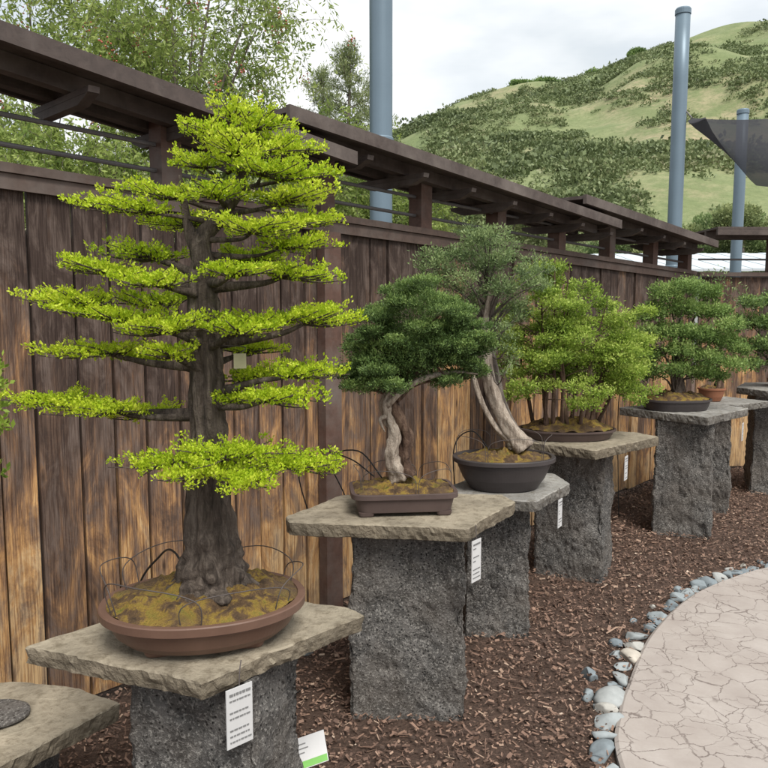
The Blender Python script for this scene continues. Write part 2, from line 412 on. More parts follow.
# hill
cx = np.array([-200, 0, 150, 300, 400, 450, 520, 560, 600, 640, 700, 768, 900, 1200])
cy = np.array([205, 195, 175, 150, 130, 110, 91, 86, 74, 52, 31, 19, 8, 3])
vv = (384-cy)/FPX; uu = (cx-384)/FPX
yd = math.cos(PITCH)+vv*math.sin(PITCH); crest_t = (-math.sin(PITCH)+vv*math.cos(PITCH))/yd; crest_a = uu/yd
YC = 150.0
def hill_h(a, Y):
    e = np.interp(a, crest_a, crest_t)
    base = np.clip((Y-28)/(YC-28), 0, None)
    prof = np.where(Y < YC, base**.92, np.clip(1-((Y-YC)/140)**1.5, 0, 1))
    return prof*(e*YC+1.55)
NA, NY = 260, 240
A = np.linspace(-.85, 1.05, NA); YY = np.concatenate([np.linspace(27, YC, 190), np.linspace(YC+3, 290, NY-190)])
V = np.zeros((NY, NA, 3))
def hill_pt(a, Y):
    X = a*Y; h = float(hill_h(a, Y)); f = min(1, max(0, (Y-30)/50))
    fade = 1.0-.65*min(1, max(0, (Y-110)/40))
    return (X, Y, max(-.5, h+f*fade*(noise.fractal(Vector((X*.03, Y*.03, 0)), 1, 2, 4)*5.0+noise.noise(Vector((X*.13, Y*.13, 3)))*1.0)))
for j, y in enumerate(YY):
    for i, a in enumerate(A): V[j, i] = hill_pt(a, y)
idx = np.arange(NY*NA).reshape(NY, NA)
Fh = np.stack([idx[:-1, :-1], idx[:-1, 1:], idx[1:, 1:], idx[1:, :-1]], -1).reshape(-1, 4)
V[0, :, 2] = -.5
o = put('hill', V.reshape(-1, 3), Fh, M_HILL, None, True); o['kind'] = 'structure'

bm = bmesh.new(); bmesh.ops.create_icosphere(bm, subdivisions=2, radius=1.0)
ico = np.array([v.co[:] for v in bm.verts]); icf = np.array([[v.index for v in f.verts] for f in bm.faces]); bm.free()
# hillside scrub: loose leafy mounds merging into thickets
BB = []; SS = []; TB = []
for _ in range(15000):
    a = random.uniform(-.05, .56); y = random.uniform(36, 156)
    n1 = noise.noise(Vector((a*y*.06, y*.045, 9))); n2 = noise.noise(Vector((a*y*.22, y*.16, 2)))
    if n1*1.1+n2*.9+.12 < random.uniform(-.25, .25): continue
    p = hill_pt(a, y); s = (random.uniform(.3, .75)+max(0, n1+n2)*.9)*(1.9 if random.random() < .03 else 1)*(.6+.4*min(1, y/110))
    BB.append(p); SS.append(s); TB.append(random.gauss(.55, .12)+.35*noise.noise(Vector((a*y*.12, y*.12, 30)))-(.25 if s > 1.1 else 0))
BB = np.array(BB); SS = np.array(SS); TB = np.array(TB); nl = 36; n = len(BB)
d = unit(R.normal(size=(n*nl, 3))); d[:, 2] = np.abs(d[:, 2]); s_ = np.repeat(SS, nl)[:, None]
B = np.repeat(BB, nl, 0)+d*s_*np.array([1.35, 1.2, .6])*R.uniform(.35, 1, (n*nl, 1))
D = unit(d+R.normal(0, .9, (n*nl, 3)))
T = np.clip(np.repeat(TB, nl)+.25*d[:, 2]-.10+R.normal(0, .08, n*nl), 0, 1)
lf = .12+.20*s_[:, 0]
V, T = leaves(B, D, lf*R.uniform(.7, 1.3, n*nl), lf*R.uniform(.5, .9, n*nl), T)
o = put('hillside_shrubs', V, np.arange(len(V)).reshape(-1, 4), LH, None, False, T); o['kind'] = 'stuff'
o['label'] = 'low grey green chaparral covering the dry hillside'

# ------------------------------------------------------------------ fence
F0 = Vector((-.32, 3.65)); FD = Vector((.689, .725)); FN = Vector((.725, -.689))
def FP(s, o, z): return (F0.x+FD.x*s+FN.x*o, F0.y+FD.y*s+FN.y*o, z)
def capz(s): return 1.955-.028*s
def fbox(s0, s1, o0, o1, za0, za1, zb0=None, zb1=None):
    zb0 = za0 if zb0 is None else zb0; zb1 = za1 if zb1 is None else zb1
    return [FP(s0, o1, za0), FP(s1, o1, zb0), FP(s1, o0, zb0), FP(s0, o0, za0), FP(s0, o1, za1), FP(s1, o1, zb1), FP(s1, o0, zb1), FP(s0, o0, za1)], BOXF
fence = thing('wooden_fence', 'tall weathered brown board fence with roofed trellis top', 'fence', FP(0, 0, 0))
ge = Geo(); s = -3.2
while s < 4.5:
    w = random.uniform(.125, .16); d = random.uniform(0, .012)+(0 if int(s*9) % 2 else .005)
    ge.add(*fbox(s, s+w-.011, -.012+d, .010+d, .03+random.uniform(0, .02), capz(s)-.002, None, capz(s+w)-.002), random.random()); s += w
ge.put('board_panel', M_FENCE, fence)
ge = Geo(); ge.add(*fbox(-3.2, 4.5, -.045, -.015, .3, .38)); ge.add(*fbox(-3.2, 4.5, -.045, -.015, 1.5, 1.58)); ge.put('back_rail', M_DARK, fence)
ge = Geo(); ge.add(*fbox(-3.2, 4.5, -.030, -.0145, .02, 1.80)); ge.put('backing_board', M_DARK, fence)
ge = Geo(); ge.add(*fbox(-3.2, 4.55, -.05, .055, capz(-3.2), capz(-3.2)+.032, capz(4.55), capz(4.55)+.032))
ge.add(*fbox(-3.2, 4.5, .028, .042, capz(-3.2)-.055, capz(-3.2)-.002, capz(4.5)-.055, capz(4.5)-.002)); ge.put('cap_rail', M_CAP, fence)
ge = Geo(); ge.add(*fbox(-.03, .075, .030, .085, .0, capz(0)-.06)); ge.put('post', M_POST, fence)
for s in (-2.5, -1.65, -.80, .03, .755, 1.47, 2.19, 2.92, 3.68, 4.40):
    ge = Geo(); ge.add(*fbox(s-.045, s+.045, -.045, .045, capz(s)+.03, 2.30-.03*s if s < 2 else 2.17)); ge.put('post', M_POST, fence)
def roof(s0, s1, z0, z1):
    q = (z1-z0)/(s1-s0); zz = lambda s: z0+q*(s-s0); ge = Geo()
    ge.add(*fbox(s0, s1, -.24, .24, z0-.012, z0+.010, z1-.012, z1+.010))       # deck boards
    ge.add(*fbox(s0-.01, s1+.01, .242, .268, z0-.045, z0+.014, z1-.045, z1+.014))  # front fascia
    ge.add(*fbox(s0-.01, s1+.01, -.268, -.242, z0-.045, z0+.014, z1-.045, z1+.014))
    ge.add(*fbox(s0+.03, s1-.03, .05, .10, z0-.075, z0-.014, z1-.075, z1-.014))     # purlins
    ge.add(*fbox(s0+.03, s1-.03, -.10, -.05, z0-.075, z0-.014, z1-.075, z1-.014))
    s = s0+.10
    while s < s1-.05:                                                        # rafters with clipped tails
        z = zz(s)-.077
        P = [FP(s-.02, .23, z-.02), FP(s+.02, .23, z-.02), FP(s+.02, -.23, z-.02), FP(s-.02, -.23, z-.02), FP(s-.02, .235, z), FP(s+.02, .235, z), FP(s+.02, -.235, z), FP(s-.02, -.235, z)]
        ge.add(P, BOXF)
        P = [FP(s-.02, .15, z-.05), FP(s+.02, .15, z-.05), FP(s+.02, -.15, z-.05), FP(s-.02, -.15, z-.05), FP(s-.02, .228, z-.021), FP(s+.02, .228, z-.021), FP(s+.02, -.228, z-.021), FP(s-.02, -.228, z-.021)]
        ge.add(P, BOXF); s += .40
    ge.put('roof_section', M_DARK, fence)
roof(-3.3, 0.0, 2.60, 2.225); roof(-.37, 2.6, 2.36, 2.13); roof(2.11, 4.45, 2.255, 2.10)
for zo in (.20, .10):
    ge = Geo(); pts = [FP(-3.2, .0, capz(-3.2)+zo), FP(.5, 0, capz(.5)+zo), FP(4.5, 0, capz(4.5)+zo)]
    ge.add(*tube(pts, [.009, .009], 8, 4)); ge.put('metal_rail', M_RAIL, fence)

# second fence run
f2 = thing('wooden_fence', 'brown board fence with flat trellis roof beyond the plants', 'fence', (2.9, 7.0, 0)); ge = Geo()
x = 2.92
while x < 8.2:
    w = random.uniform(.13, .16); y = 7.0+(x-2.9)*.06; ge.add(*boxc((x+w/2, y, .92), (w-.006, .022, 1.78)), random.random()); x += w
ge.put('board_panel', M_FENCE, f2)
ge = Geo(); ge.add([(2.9, 6.94, 1.815), (8.2, 7.26, 1.815), (8.2, 7.38, 1.815), (2.9, 7.06, 1.815), (2.9, 6.94, 1.85), (8.2, 7.26, 1.85), (8.2, 7.38, 1.85), (2.9, 7.06, 1.85)], BOXF); ge.put('cap_rail', M_CAP, f2)
for x in (3.6, 4.5, 5.4, 6.3):
    ge = Geo(); ge.add(*boxc((x, 7.0+(x-2.9)*.06, 2.03), (.08, .08, .36))); ge.put('post', M_POST, f2)
ge = Geo(); z = 2.22
for dy, h in ((-.25, .05), (.0, .06), (.25, .05)):
    ge.add([(2.95, 6.98+dy, z-h), (8.2, 7.30+dy, z-h), (8.2, 7.33+dy, z-h), (2.95, 7.01+dy, z-h), (2.95, 6.98+dy, z), (8.2, 7.30+dy, z), (8.2, 7.33+dy, z), (2.95, 7.01+dy, z)], BOXF)
ge.add([(2.95, 6.73, z+.002), (8.2, 7.05, z+.002), (8.2, 7.58, z+.002), (2.95, 7.26, z+.002), (2.95, 6.73, z+.02), (8.2, 7.05, z+.02), (8.2, 7.58, z+.02), (2.95, 7.26, z+.02)], BOXF)
ge.put('roof_section', M_DARK, f2)
ge = Geo(); ge.add(*tube([(2.9, 7.0, 1.97), (5, 7.13, 1.97), (8.2, 7.32, 1.97)], [.009, .009], 8, 4)); ge.put('metal_rail', M_RAIL, f2)

# ------------------------------------------------------------------ steel poles, shade sail, building
for (x, y, h, r, lab) in ((-.022, 5.6, 6.5, .083, 'thick blue grey steel pole rising behind the fence'), (3.24, 8.5, 4.68, .078, 'tall blue grey steel pole with cap holding shade cloth'), (5.10, 11, 4.25, .078, 'shorter blue grey steel pole beyond the fence')):
    po = thing('steel_pole', lab, 'pole', (x, y, 0), 'steel poles behind the fence'); ge = Geo()
    ge.add(*tube([(x, y, 0), (x, y, h/2), (x, y, h)], [r, r, r], 24, 8)); ge.put('shaft', M_STEEL, po, True)
    ge = Geo(); ge.add(*lathe([(1.08, 0), (1.08, .05), (.95, .065), (.4, .075)], r, r, 2, 24, 0, (x, y, h))); ge.put('cap', M_STEEL, po)
    ge = Geo(); ge.add(*lathe([(1.12, 0), (1.12, .02), (1.03, .03)], r, r, 2, 24, 0, (x, y, h*.42))); ge.put('collar', M_STEEL, po)
sail = thing('shade_sail', 'dark grey mesh shade sail stretched from a steel pole', 'shade sail', sv(692, 118, 8.4))
NU, NV = 40, 16; V = []
for j in range(NV):
    v = j/(NV-1)
    for i in range(NU):
        u = i/(NU-1)
        top = Vector(sv(692+250*u, 118-26*u+10*math.sin(u*math.pi)*1.0, 8.4-.9*u))
        bx = 692+250*u; by = 118+62*min(1, (u/.2))**.75+8*math.sin(u*4)
        bot = Vector(sv(bx+12*v, by, 8.4+.9*min(1, u*3)))
        p = top.lerp(bot, v); p.y += .12*math.sin(v*math.pi)+.05*math.sin(u*9+v*4); V.append(p)
Fq = [(j*NU+i, j*NU+i+1, (j+1)*NU+i+1, (j+1)*NU+i) for j in range(NV-1) for i in range(NU-1)]
put('fabric', V, Fq, M_FAB, sail, True)
ge = Geo(); a = Vector(sv(692, 118, 8.4)); b = Vector((3.30, 8.46, 3.66)); ge.add(*tube([a, a.lerp(b, .5), b], [.008, .008], 6, 3)); ge.put('cable', M_RAIL, sail)

bd = thing('storage_building', 'long low building with white metal roof past fence', 'building', (8, 19, 0))
ge = Geo(); ge.add([(2.6, 19.0, 0), (19, 17.6, 0), (19, 24, 0), (2.6, 25, 0), (2.6, 19, 2.35), (19, 17.6, 2.35), (19, 24, 2.35), (2.6, 25, 2.35)], BOXF); ge.put('wall', M_WALLW, bd)
ge = Geo()
for k in range(60):
    x0 = 2.3+k*.285; x1 = x0+.28; y0 = 18.75-(x0-2.3)*.085; y1 = 18.75-(x1-2.3)*.085; up = .012*(k % 2)
    ge.add([(x0, y0, 2.36+up), (x1, y1, 2.36+up), (x1, y1+3.4, 2.95+up), (x0, y0+3.4, 2.95+up), (x0, y0, 2.42+up), (x1, y1, 2.42+up), (x1, y1+3.4, 3.01+up), (x0, y0+3.4, 3.01+up)], BOXF)
ge.put('roof', M_ROOFW, bd)

# ------------------------------------------------------------------ stone tables
def table(label, corners, ztop, th, ped_c, ped_s, rot, seed, mat=M_SLAB, grp='stone display tables'):
    t = thing('stone_table', label, 'stone table', (ped_c[0], ped_c[1], 0), grp)
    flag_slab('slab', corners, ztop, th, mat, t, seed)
    h = ztop-th+.004
    rough_block('pedestal', (ped_c[0], ped_c[1], h/2-.02), (ped_s[0], ped_s[1], h+.03), rot, M_GRAN, t, .016, 54, .03, seed)
    return t
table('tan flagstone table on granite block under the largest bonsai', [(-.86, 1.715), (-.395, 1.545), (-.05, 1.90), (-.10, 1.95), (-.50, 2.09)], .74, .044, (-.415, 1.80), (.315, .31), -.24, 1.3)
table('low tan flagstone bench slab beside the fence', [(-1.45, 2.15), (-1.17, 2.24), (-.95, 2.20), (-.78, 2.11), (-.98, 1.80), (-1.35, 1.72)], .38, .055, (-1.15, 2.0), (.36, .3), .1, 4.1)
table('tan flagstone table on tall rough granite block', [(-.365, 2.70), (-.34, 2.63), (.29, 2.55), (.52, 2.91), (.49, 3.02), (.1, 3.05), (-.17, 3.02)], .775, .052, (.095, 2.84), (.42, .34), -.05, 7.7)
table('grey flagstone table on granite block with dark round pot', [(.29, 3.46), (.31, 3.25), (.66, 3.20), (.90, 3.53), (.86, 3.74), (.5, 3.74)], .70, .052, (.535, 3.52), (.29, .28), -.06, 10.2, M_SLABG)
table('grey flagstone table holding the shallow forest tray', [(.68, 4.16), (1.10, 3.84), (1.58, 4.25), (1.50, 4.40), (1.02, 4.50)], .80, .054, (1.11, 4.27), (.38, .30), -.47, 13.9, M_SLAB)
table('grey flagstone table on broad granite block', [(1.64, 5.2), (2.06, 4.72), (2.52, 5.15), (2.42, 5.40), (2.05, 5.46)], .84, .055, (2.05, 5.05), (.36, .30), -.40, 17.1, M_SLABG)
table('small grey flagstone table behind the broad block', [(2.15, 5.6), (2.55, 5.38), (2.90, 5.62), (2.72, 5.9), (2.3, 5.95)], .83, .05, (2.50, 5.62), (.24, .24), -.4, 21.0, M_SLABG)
table('grey flagstone table in the fence corner', [(2.86, 6.05), (2.98, 5.75), (3.5, 5.80), (3.75, 6.1), (3.6, 6.4), (3.1, 6.42)], .89, .055, (3.24, 6.18), (.34, .30), -.3, 25.0, M_SLABG)
V, F = lathe([(.9, 0), (1, .004), (1, .010), (.93, .014), (.3, .016)], .10, .08, 2.2, 40, .2, (-1.12, 2.02, .384))
V = [(x+.012*noise.noise(Vector((x*14, y*14, 0))), y+.012*noise.noise(Vector((x*14, y*14, 5))), z) for x, y, z in V]
o = put('flat_stone', V, F, M_GRAN)
tag(o, 'flat dark stone piece lying on the low slab', 'stone')

# ------------------------------------------------------------------ labels
def label(c, w, h, rot, lab, lines=9):
    t = thing('plant_label', lab, 'plant label', c, 'plant labels')
    ge = Geo(); ge.add(*boxc(c, (w, .003, h), rot)); ge.put('plate', M_LABEL, t)
    nx, ny = math.sin(rot), -math.cos(rot); ge = Geo()
    for k in range(lines):
        if k in (2, 5): continue
        z = c[2]+h*.40-k*h*.80/(lines-1); x = -w*.38; hh = h*(.022 if k else .04)
        while x < w*.34:
            l = random.uniform(.05, .17)*w; mid = x+l/2
            ge.add(*boxc((c[0]+nx*.0025+math.cos(rot)*mid, c[1]+ny*.0025+math.sin(rot)*mid, z), (l, .0012, hh), rot)); x += l+w*.035
            if random.random() < .12: break
    ge.put('print', M_INK, t)
    ge = Geo(); ge.add(*tube([(c[0], c[1]+.004, c[2]+h/2), (c[0], c[1]+.012, c[2]+h/2+.03), (c[0], c[1]+.03, c[2]+h/2+.045)], [.0015, .0015], 6, 6)); ge.put('hanger', M_WIRE, t)
label((-.318, 1.565, .652), .066, .135, .75, 'pale grey hanging plant label with small print')
label((.325, 2.565, .655), .06, .15, .9, 'pale grey hanging plant label with small print')
label((.80, 3.33, .61), .05, .13, 1.0, 'pale grey hanging plant label with small print')
label((1.30, 3.96, .68), .055, .13, 1.0, 'pale grey hanging plant label with small print')
label((2.42, 5.0, .70), .06, .12, 1.0, 'pale grey hanging plant label with small print')
gc = thing('plant_label', 'white card with green band on a ground stake', 'plant label', (-.20, 1.98, 0))
ge = Geo(); cxx = Vector(sv(309, 752, 2.05)); ax = Vector((.93, .25, .20)).normalized(); ay = Vector((-.22, .66, .70)).normalized(); nn = ax.cross(ay).normalized()
def plate(g, a0, a1, b0, b1, off, th=.003):
    P = [cxx+ax*a+ay*b+nn*o for o in (off, off+th) for a, b in ((a0, b0), (a1, b0), (a1, b1), (a0, b1))]; g.add(P, BOXF)
plate(ge, -.052, .052, -.04, .045, 0); ge.put('card', M_LABEL, gc)
ge = Geo(); plate(ge, -.050, .050, -.038, -.02, .0035, .001); ge.put('green_band', M_GREEN, gc)
for q, wd in ((.026, .03), (.014, .036), (.002, .024)):
    ge = Geo(); plate(ge, -.036, -.036+wd, q-.0015, q+.0015, .0035, .0008); ge.put('print', M_INK, gc)
ge = Geo(); ge.add(*tube([cxx-nn*.004, Vector((cxx.x, 2.07, cxx.z*.5)), Vector((cxx.x, 2.08, 0))], [.003, .003], 6, 5)); ge.put('stake', M_TUBE, gc)

# ------------------------------------------------------------------ pots
def pot(label_, c, rx, ry, h, power, rot, mat, style='oval', mound=.05, feet=True):
    t = thing('bonsai_pot', label_, 'pot', c)
    f = .014 if feet else 0
    if style == 'oval':
        pr = [(.70, f), (.78, f+.003), (.86, h*.35), (.93, h*.66), (.94, h*.70), (.955, h*.72), (.955, h*.75), (1.0, h*.78), (1.005, h*.97), (.995, h), (.93, h), (.915, h*.9), (.90, h*.8)]
    elif style == 'bowl':
        pr = [(.62, f), (.66, f+.003), (.80, h*.35), (.90, h*.72), (.91, h*.84), (1.0, h*.87), (1.0, h*.98), (.99, h), (.92, h), (.90, h*.9), (.88, h*.85)]
    elif style == 'tray':
        pr = [(.84, f), (.87, f+.002), (.93, h*.5), (.95, h*.78), (1.0, h*.82), (1.0, h*.98), (.99, h), (.95, h), (.94, h*.92), (.93, h*.85)]
    else:
        pr = [(.86, f), (.88, f+.002), (.93, h*.72), (.94, h*.76), (1.0, h*.78), (1.0, h*.98), (.995, h), (.93, h), (.925, h*.92), (.92, h*.85)]
    V, F = lathe(pr, rx, ry, power, 96, rot, c); put('bowl', V, F, mat, t)
    if feet:
        co, si = math.cos(rot), math.sin(rot); kk = .42 if power < 4 else .72
        for a, b in ((-kk, -kk), (kk, -kk), (kk, kk), (-kk, kk)):
            x, y = a*rx, b*ry; ge = Geo(); ge.add(*lathe([(.8, 0), (.9, .004), (1, f+.002)], rx*.15, ry*.15, 4, 20, rot, (c[0]+x*co-y*si, c[1]+x*si+y*co, c[2])))
            ge.put('foot', mat, t)
    NR, NS = 26, 96; V = []; F = []
    for i in range(NR+1):
        q = i/NR*.93
        for k in range(NS):
            a = 2*math.pi*k/NS; e = 2/power; ca, sa = math.cos(a), math.sin(a)
            x = math.copysign(abs(ca)**e, ca)*rx*q; y = math.copysign(abs(sa)**e, sa)*ry*q
            X_ = c[0]+x*math.cos(rot)-y*math.sin(rot); Y_ = c[1]+x*math.sin(rot)+y*math.cos(rot)
            V.append((X_, Y_, c[2]+h*.90+mound*(1-q*q)+(.034*noise.fractal(Vector((X_*20, Y_*20, 0)), 1, 2, 4)+.014*noise.noise(Vector((X_*90, Y_*90, 0))))*(1-.75*q)))
    for i in range(NR):
        for k in range(NS):
            k2 = (k+1) % NS; F.append((i*NS+k, (i+1)*NS+k, (i+1)*NS+k2, i*NS+k2))
    put('moss_soil', V, F, M_MOSS, t, True)
    return t
pot('wide oval brown clay bonsai pot on tan slab', (-.44, 1.775, .742), .245, .185, .098, 2.1, .22, M_POTB, 'oval', .055)
pot('rectangular dark brown bonsai pot on flagstone', (.07, 2.80, .777), .20, .125, .085, 7, .10, M_POTD, 'rect', .03)
pot('deep dark charcoal oval bonsai bowl', (.56, 3.45, .702), .24, .18, .15, 2.2, .1, M_POTG, 'bowl', .03, False)
pot('shallow oval dark bonsai tray with moss mound', (1.04, 4.22, .802), .275, .18, .055, 2.2, .0, M_POTD, 'tray', .06, False)
pot('low dark oval bonsai pot on grey slab', (2.0, 5.10, .842), .24, .17, .075, 2.2, .1, M_POTG, 'tray', .05, False)
pot('small terracotta pot on the rear slab', (2.47, 5.62, .832), .10, .09, .10, 2.2, 0, M_TERRA, 'bowl', .02, False)
pot('low terracotta oval pot in the fence corner', (3.35, 6.1, .892), .20, .16, .06, 2.2, 0, M_TERRA, 'tray', .03, False)

# wire hoops
def hoop(pts, lab='thin rusty wire guard hoop stuck in bonsai soil'):
    ge = Geo(); ge.add(*tube(pts, [.0014, .0014], 6, 24)); o = ge.put('wire_hoop', M_WIRE, None, True); tag(o, lab, 'wire hoop', 'wire guard hoops')
cx0, cy0 = -.44, 1.775
for i in range(6):
    a0 = 2*math.pi*i/6+.3; a1 = a0+1.25; zt = random.uniform(.905, .935)
    def pp(a, z, k=.93): x = .235*k*math.cos(a); y = .175*k*math.sin(a); return (cx0+x*math.cos(.22)-y*math.sin(.22), cy0+x*math.sin(.22)+y*math.cos(.22), z)
    hoop([pp(a0, .82), pp(a0+.05, zt-.02, 1.0), pp((a0+a1)/2, zt, 1.03), pp(a1-.05, zt-.03, 1.0), pp(a1, .82)])
for i in range(5):
    a0 = 2*math.pi*i/5; a1 = a0+1.2
    def pp(a, z, k=1.0): return (.07+.185*k*math.cos(a), 2.80+.11*k*math.sin(a), z)
    hoop([pp(a0, .84), pp(a0+.05, .92), pp((a0+a1)/2, .945), pp(a1-.05, .92), pp(a1, .84)])
for i in range(5):
    a0 = 2*math.pi*i/5+.5; a1 = a0+1.2
    def pp(a, z, k=1.0): return (.56+.22*k*math.cos(a), 3.45+.16*k*math.sin(a), z)
    hoop([pp(a0, .83), pp(a0+.05, .93), pp((a0+a1)/2, .955), pp(a1-.05, .93), pp(a1, .83)])
def hose(pts):
    ge = Geo(); ge.add(*tube(pts, [.003, .003], 6, 30)); o = ge.put('irrigation_tube', M_TUBE, None, True)
    tag(o, 'thin black irrigation tube looping up to a pot', 'irrigation tube', 'black irrigation tubes')
hose([(-.02, 3.1, 0), (-.1, 3.05, .4), (-.15, 3.06, .72), (-.22, 3.02, .92), (-.10, 2.95, .97), (0, 2.87, .87)])
hose([(-.30, 3.2, .55), (-.36, 3.1, .85), (-.28, 3.05, .95), (-.14, 3.0, .93), (-.04, 2.9, .88)])
hose([(-.75, 2.2, .3), (-.72, 2.1, .70), (-.62, 2.02, .86), (-.55, 1.92, .90), (-.5, 1.85, .85)])
hose([(.35, 3.6, 0), (.36, 3.62, .5), (.34, 3.6, .85), (.42, 3.55, .95), (.5, 3.5, .87)])
hose([(1.7, 5.3, 0), (1.66, 5.25, .6), (1.65, 5.2, .95), (1.75, 5.15, 1.05), (1.85, 5.1, .95)])
hose([(-.62, 2.0, .0), (-.72, 2.1, .012), (-.9, 2.25, .012), (-.6, 2.55, .012), (-.3, 2.9, .015)])

# ------------------------------------------------------------------ bonsai 1
Y1 = 1.775
def S1(x, y, d=0.0): return Vector(sv(x, y, Y1+d))
t = thing('bonsai_tree', 'tall upright bonsai with layered bright yellow green foliage', 'bonsai tree', S1(210, 588))
ge = Geo()
ge.add(*tube([S1(212, 598), S1(212, 584), S1(212, 566), S1(211, 540), S1(209, 490), S1(209, 430), S1(207, 380), S1(205, 330), S1(203, 290), S1(205, 262)], [.118, .094, .074, .059, .046, .040, .037, .034, .032, .029], 48, 110, .20, 7, 1.0))
ge.add(*tube([S1(205, 268), S1(203, 240), S1(222, 215), S1(238, 190), S1(243, 160), S1(240, 115)], [.029, .021, .017, .013, .009, .003], 14, 30, .3, 3))
ge.add(*tube([S1(205, 262), S1(190, 235), S1(185, 205), S1(180, 175)], [.022, .013, .008, .004], 10, 20, .3))
for a in range(9):  # surface roots
    an = a*.7+.2; l = random.uniform(.11, .16); b = S1(212, 590)
    ge.add(*tube([b+Vector((math.cos(an)*.035, math.sin(an)*.035, .06)), b+Vector((math.cos(an)*l*.55, math.sin(an)*l*.5, .012)), b+Vector((math.cos(an+.15)*l, math.sin(an+.15)*l*.75, -.025))], [.028, .018, .006], 10, 18, .12))
pads1 = [  # x, y, half width, half height, depth offset, trunk y
 (236, 108, 18, 10, 0, 140), (260, 122, 28, 9, .02, 150), (212, 128, 30, 9, -.03, 160), (284, 144, 34, 10, .04, 170), (238, 146, 34, 8, -.07, 172), (270, 168, 46, 9, -.06, 190), (200, 160, 30, 9, .06, 190), (306, 174, 30, 9, .0, 190),
 (162, 192, 38, 8, .02, 215), (122, 206, 38, 9, -.03, 225), (214, 192, 30, 8, -.10, 208), (290, 198, 42, 9, -.02, 214), (312, 220, 28, 9, .08, 225),
 (184, 220, 38, 8, .10, 240), (264, 228, 42, 9, -.09, 240), (300, 244, 36, 9, .02, 255),
 (86, 266, 44, 9, -.02, 290), (140, 252, 38, 8, .07, 280), (150, 280, 40, 8, -.11, 295), (252, 256, 36, 8, .10, 272), (300, 272, 40, 9, -.02, 288), (238, 270, 30, 7, -.13, 282),
 (64, 296, 40, 9, .0, 340), (112, 314, 48, 10, -.05, 340), (162, 325, 40, 9, -.13, 345), (150, 298, 36, 8, .12, 335), (280, 318, 50, 9, .03, 345), (328, 316, 30, 9, -.03, 345), (245, 326, 32, 8, -.12, 350),
 (88, 348, 40, 7, -.02, 368), (142, 356, 30, 6, .10, 372), (165, 350, 26, 6, -.12, 372),
 (258, 374, 32, 8, .08, 390), (308, 369, 34, 9, -.02, 395), (280, 397, 38, 9, -.10, 405), (235, 398, 26, 8, .0, 410), (250, 347, 32, 6, .1, 367),
 (46, 400, 32, 9, .0, 412), (93, 408, 40, 9, -.04, 415), (145, 412, 30, 8, .05, 418),
 (170, 460, 40, 11, -.10, 455), (232, 453, 42, 10, -.13, 450), (288, 462, 40, 10, -.06, 455), (210, 474, 44, 11, -.16, 455), (252, 480, 30, 9, -.19, 458), (316, 466, 24, 8, -.02, 455)]
k1 = .00240; CC = []; OO = []; TB = []
for (x, y, hw, hh, d, ty) in pads1:
    c = S1(x, y, d); rx, ry, rz = hw*k1*1.12, hw*k1*.82+.018, hh*k1*1.1
    tx = 208 if ty > 260 else (205 if ty > 235 else 228)
    b = S1(tx, ty); m = b.lerp(c, .5)+Vector((random.uniform(-.015, .015), random.uniform(-.01, .01), random.uniform(-.016, .004)))
    r = .010 if ty > 260 else .006
    hub = b.lerp(c, .8)-Vector((0, 0, .006)); tilt = random.uniform(-.10, .10)
    ge.add(*tube([b, m, hub], [r*1.4, r*.8, r*.4], 7, 12, .3, 0, x)); pt = random.gauss(0, .06)
    nt_ = int(11+hw*.36)
    for q in range(nt_):
        an = q/nt_*6.283+random.uniform(-.35, .35); rad = random.choice((.45, .7, .9, 1.05, 1.2))*random.uniform(.9, 1.1)
        e = c+Vector((math.cos(an)*rx*rad, math.sin(an)*ry*rad, random.uniform(-.8, .9)*rz*.7+math.cos(an)*rx*rad*tilt))
        m2 = hub.lerp(e, .5)+Vector((random.uniform(-.014, .014), random.uniform(-.014, .014), random.uniform(-.010, .004))); pth = smooth_path([hub, m2, e], 8)
        ge.add(*tube([hub, m2, e], [r*.33, r*.2, .0009], 5, 6))
        L_ = (e-hub).length; nc = max(5, int(L_/.0078)); tt = random.gauss(0, .05)
        for w in range(nc):
            f = .20+.82*w/nc; j = min(6, int(f*7)); pp_ = pth[j].lerp(pth[j+1], min(1.2, f*7-j)); lat = .017*(1.12-f)
            CC.append((pp_.x+random.gauss(0, lat), pp_.y+random.gauss(0, lat), pp_.z+random.uniform(-.003, .010)+abs(random.gauss(0, 1))*rz*.22)); OO.append((math.cos(an), math.sin(an), 0))
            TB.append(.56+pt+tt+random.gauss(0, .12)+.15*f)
ge.put('trunk', M_BARK1, t, True)
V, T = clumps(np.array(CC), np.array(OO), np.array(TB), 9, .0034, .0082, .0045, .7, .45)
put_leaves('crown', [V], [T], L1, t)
o = thing('plant_label', 'small cream paper tag tied to the trunk', 'plant label', S1(240, 360, -.06)); ge = Geo()
c = S1(240, 361, -.08); ge.add(*boxc(c, (.028, .001, .034), .2)); ge.put('paper_tag', plain('paper', (.38, .36, .22), .8), o)
ge = Geo(); ge.add(*tube([c+Vector((0, 0, .017)), c+Vector((.005, .03, .03)), S1(212, 345, -.03)], [.0012, .0012], 5, 8)); ge.put('string', M_WIRE, o)

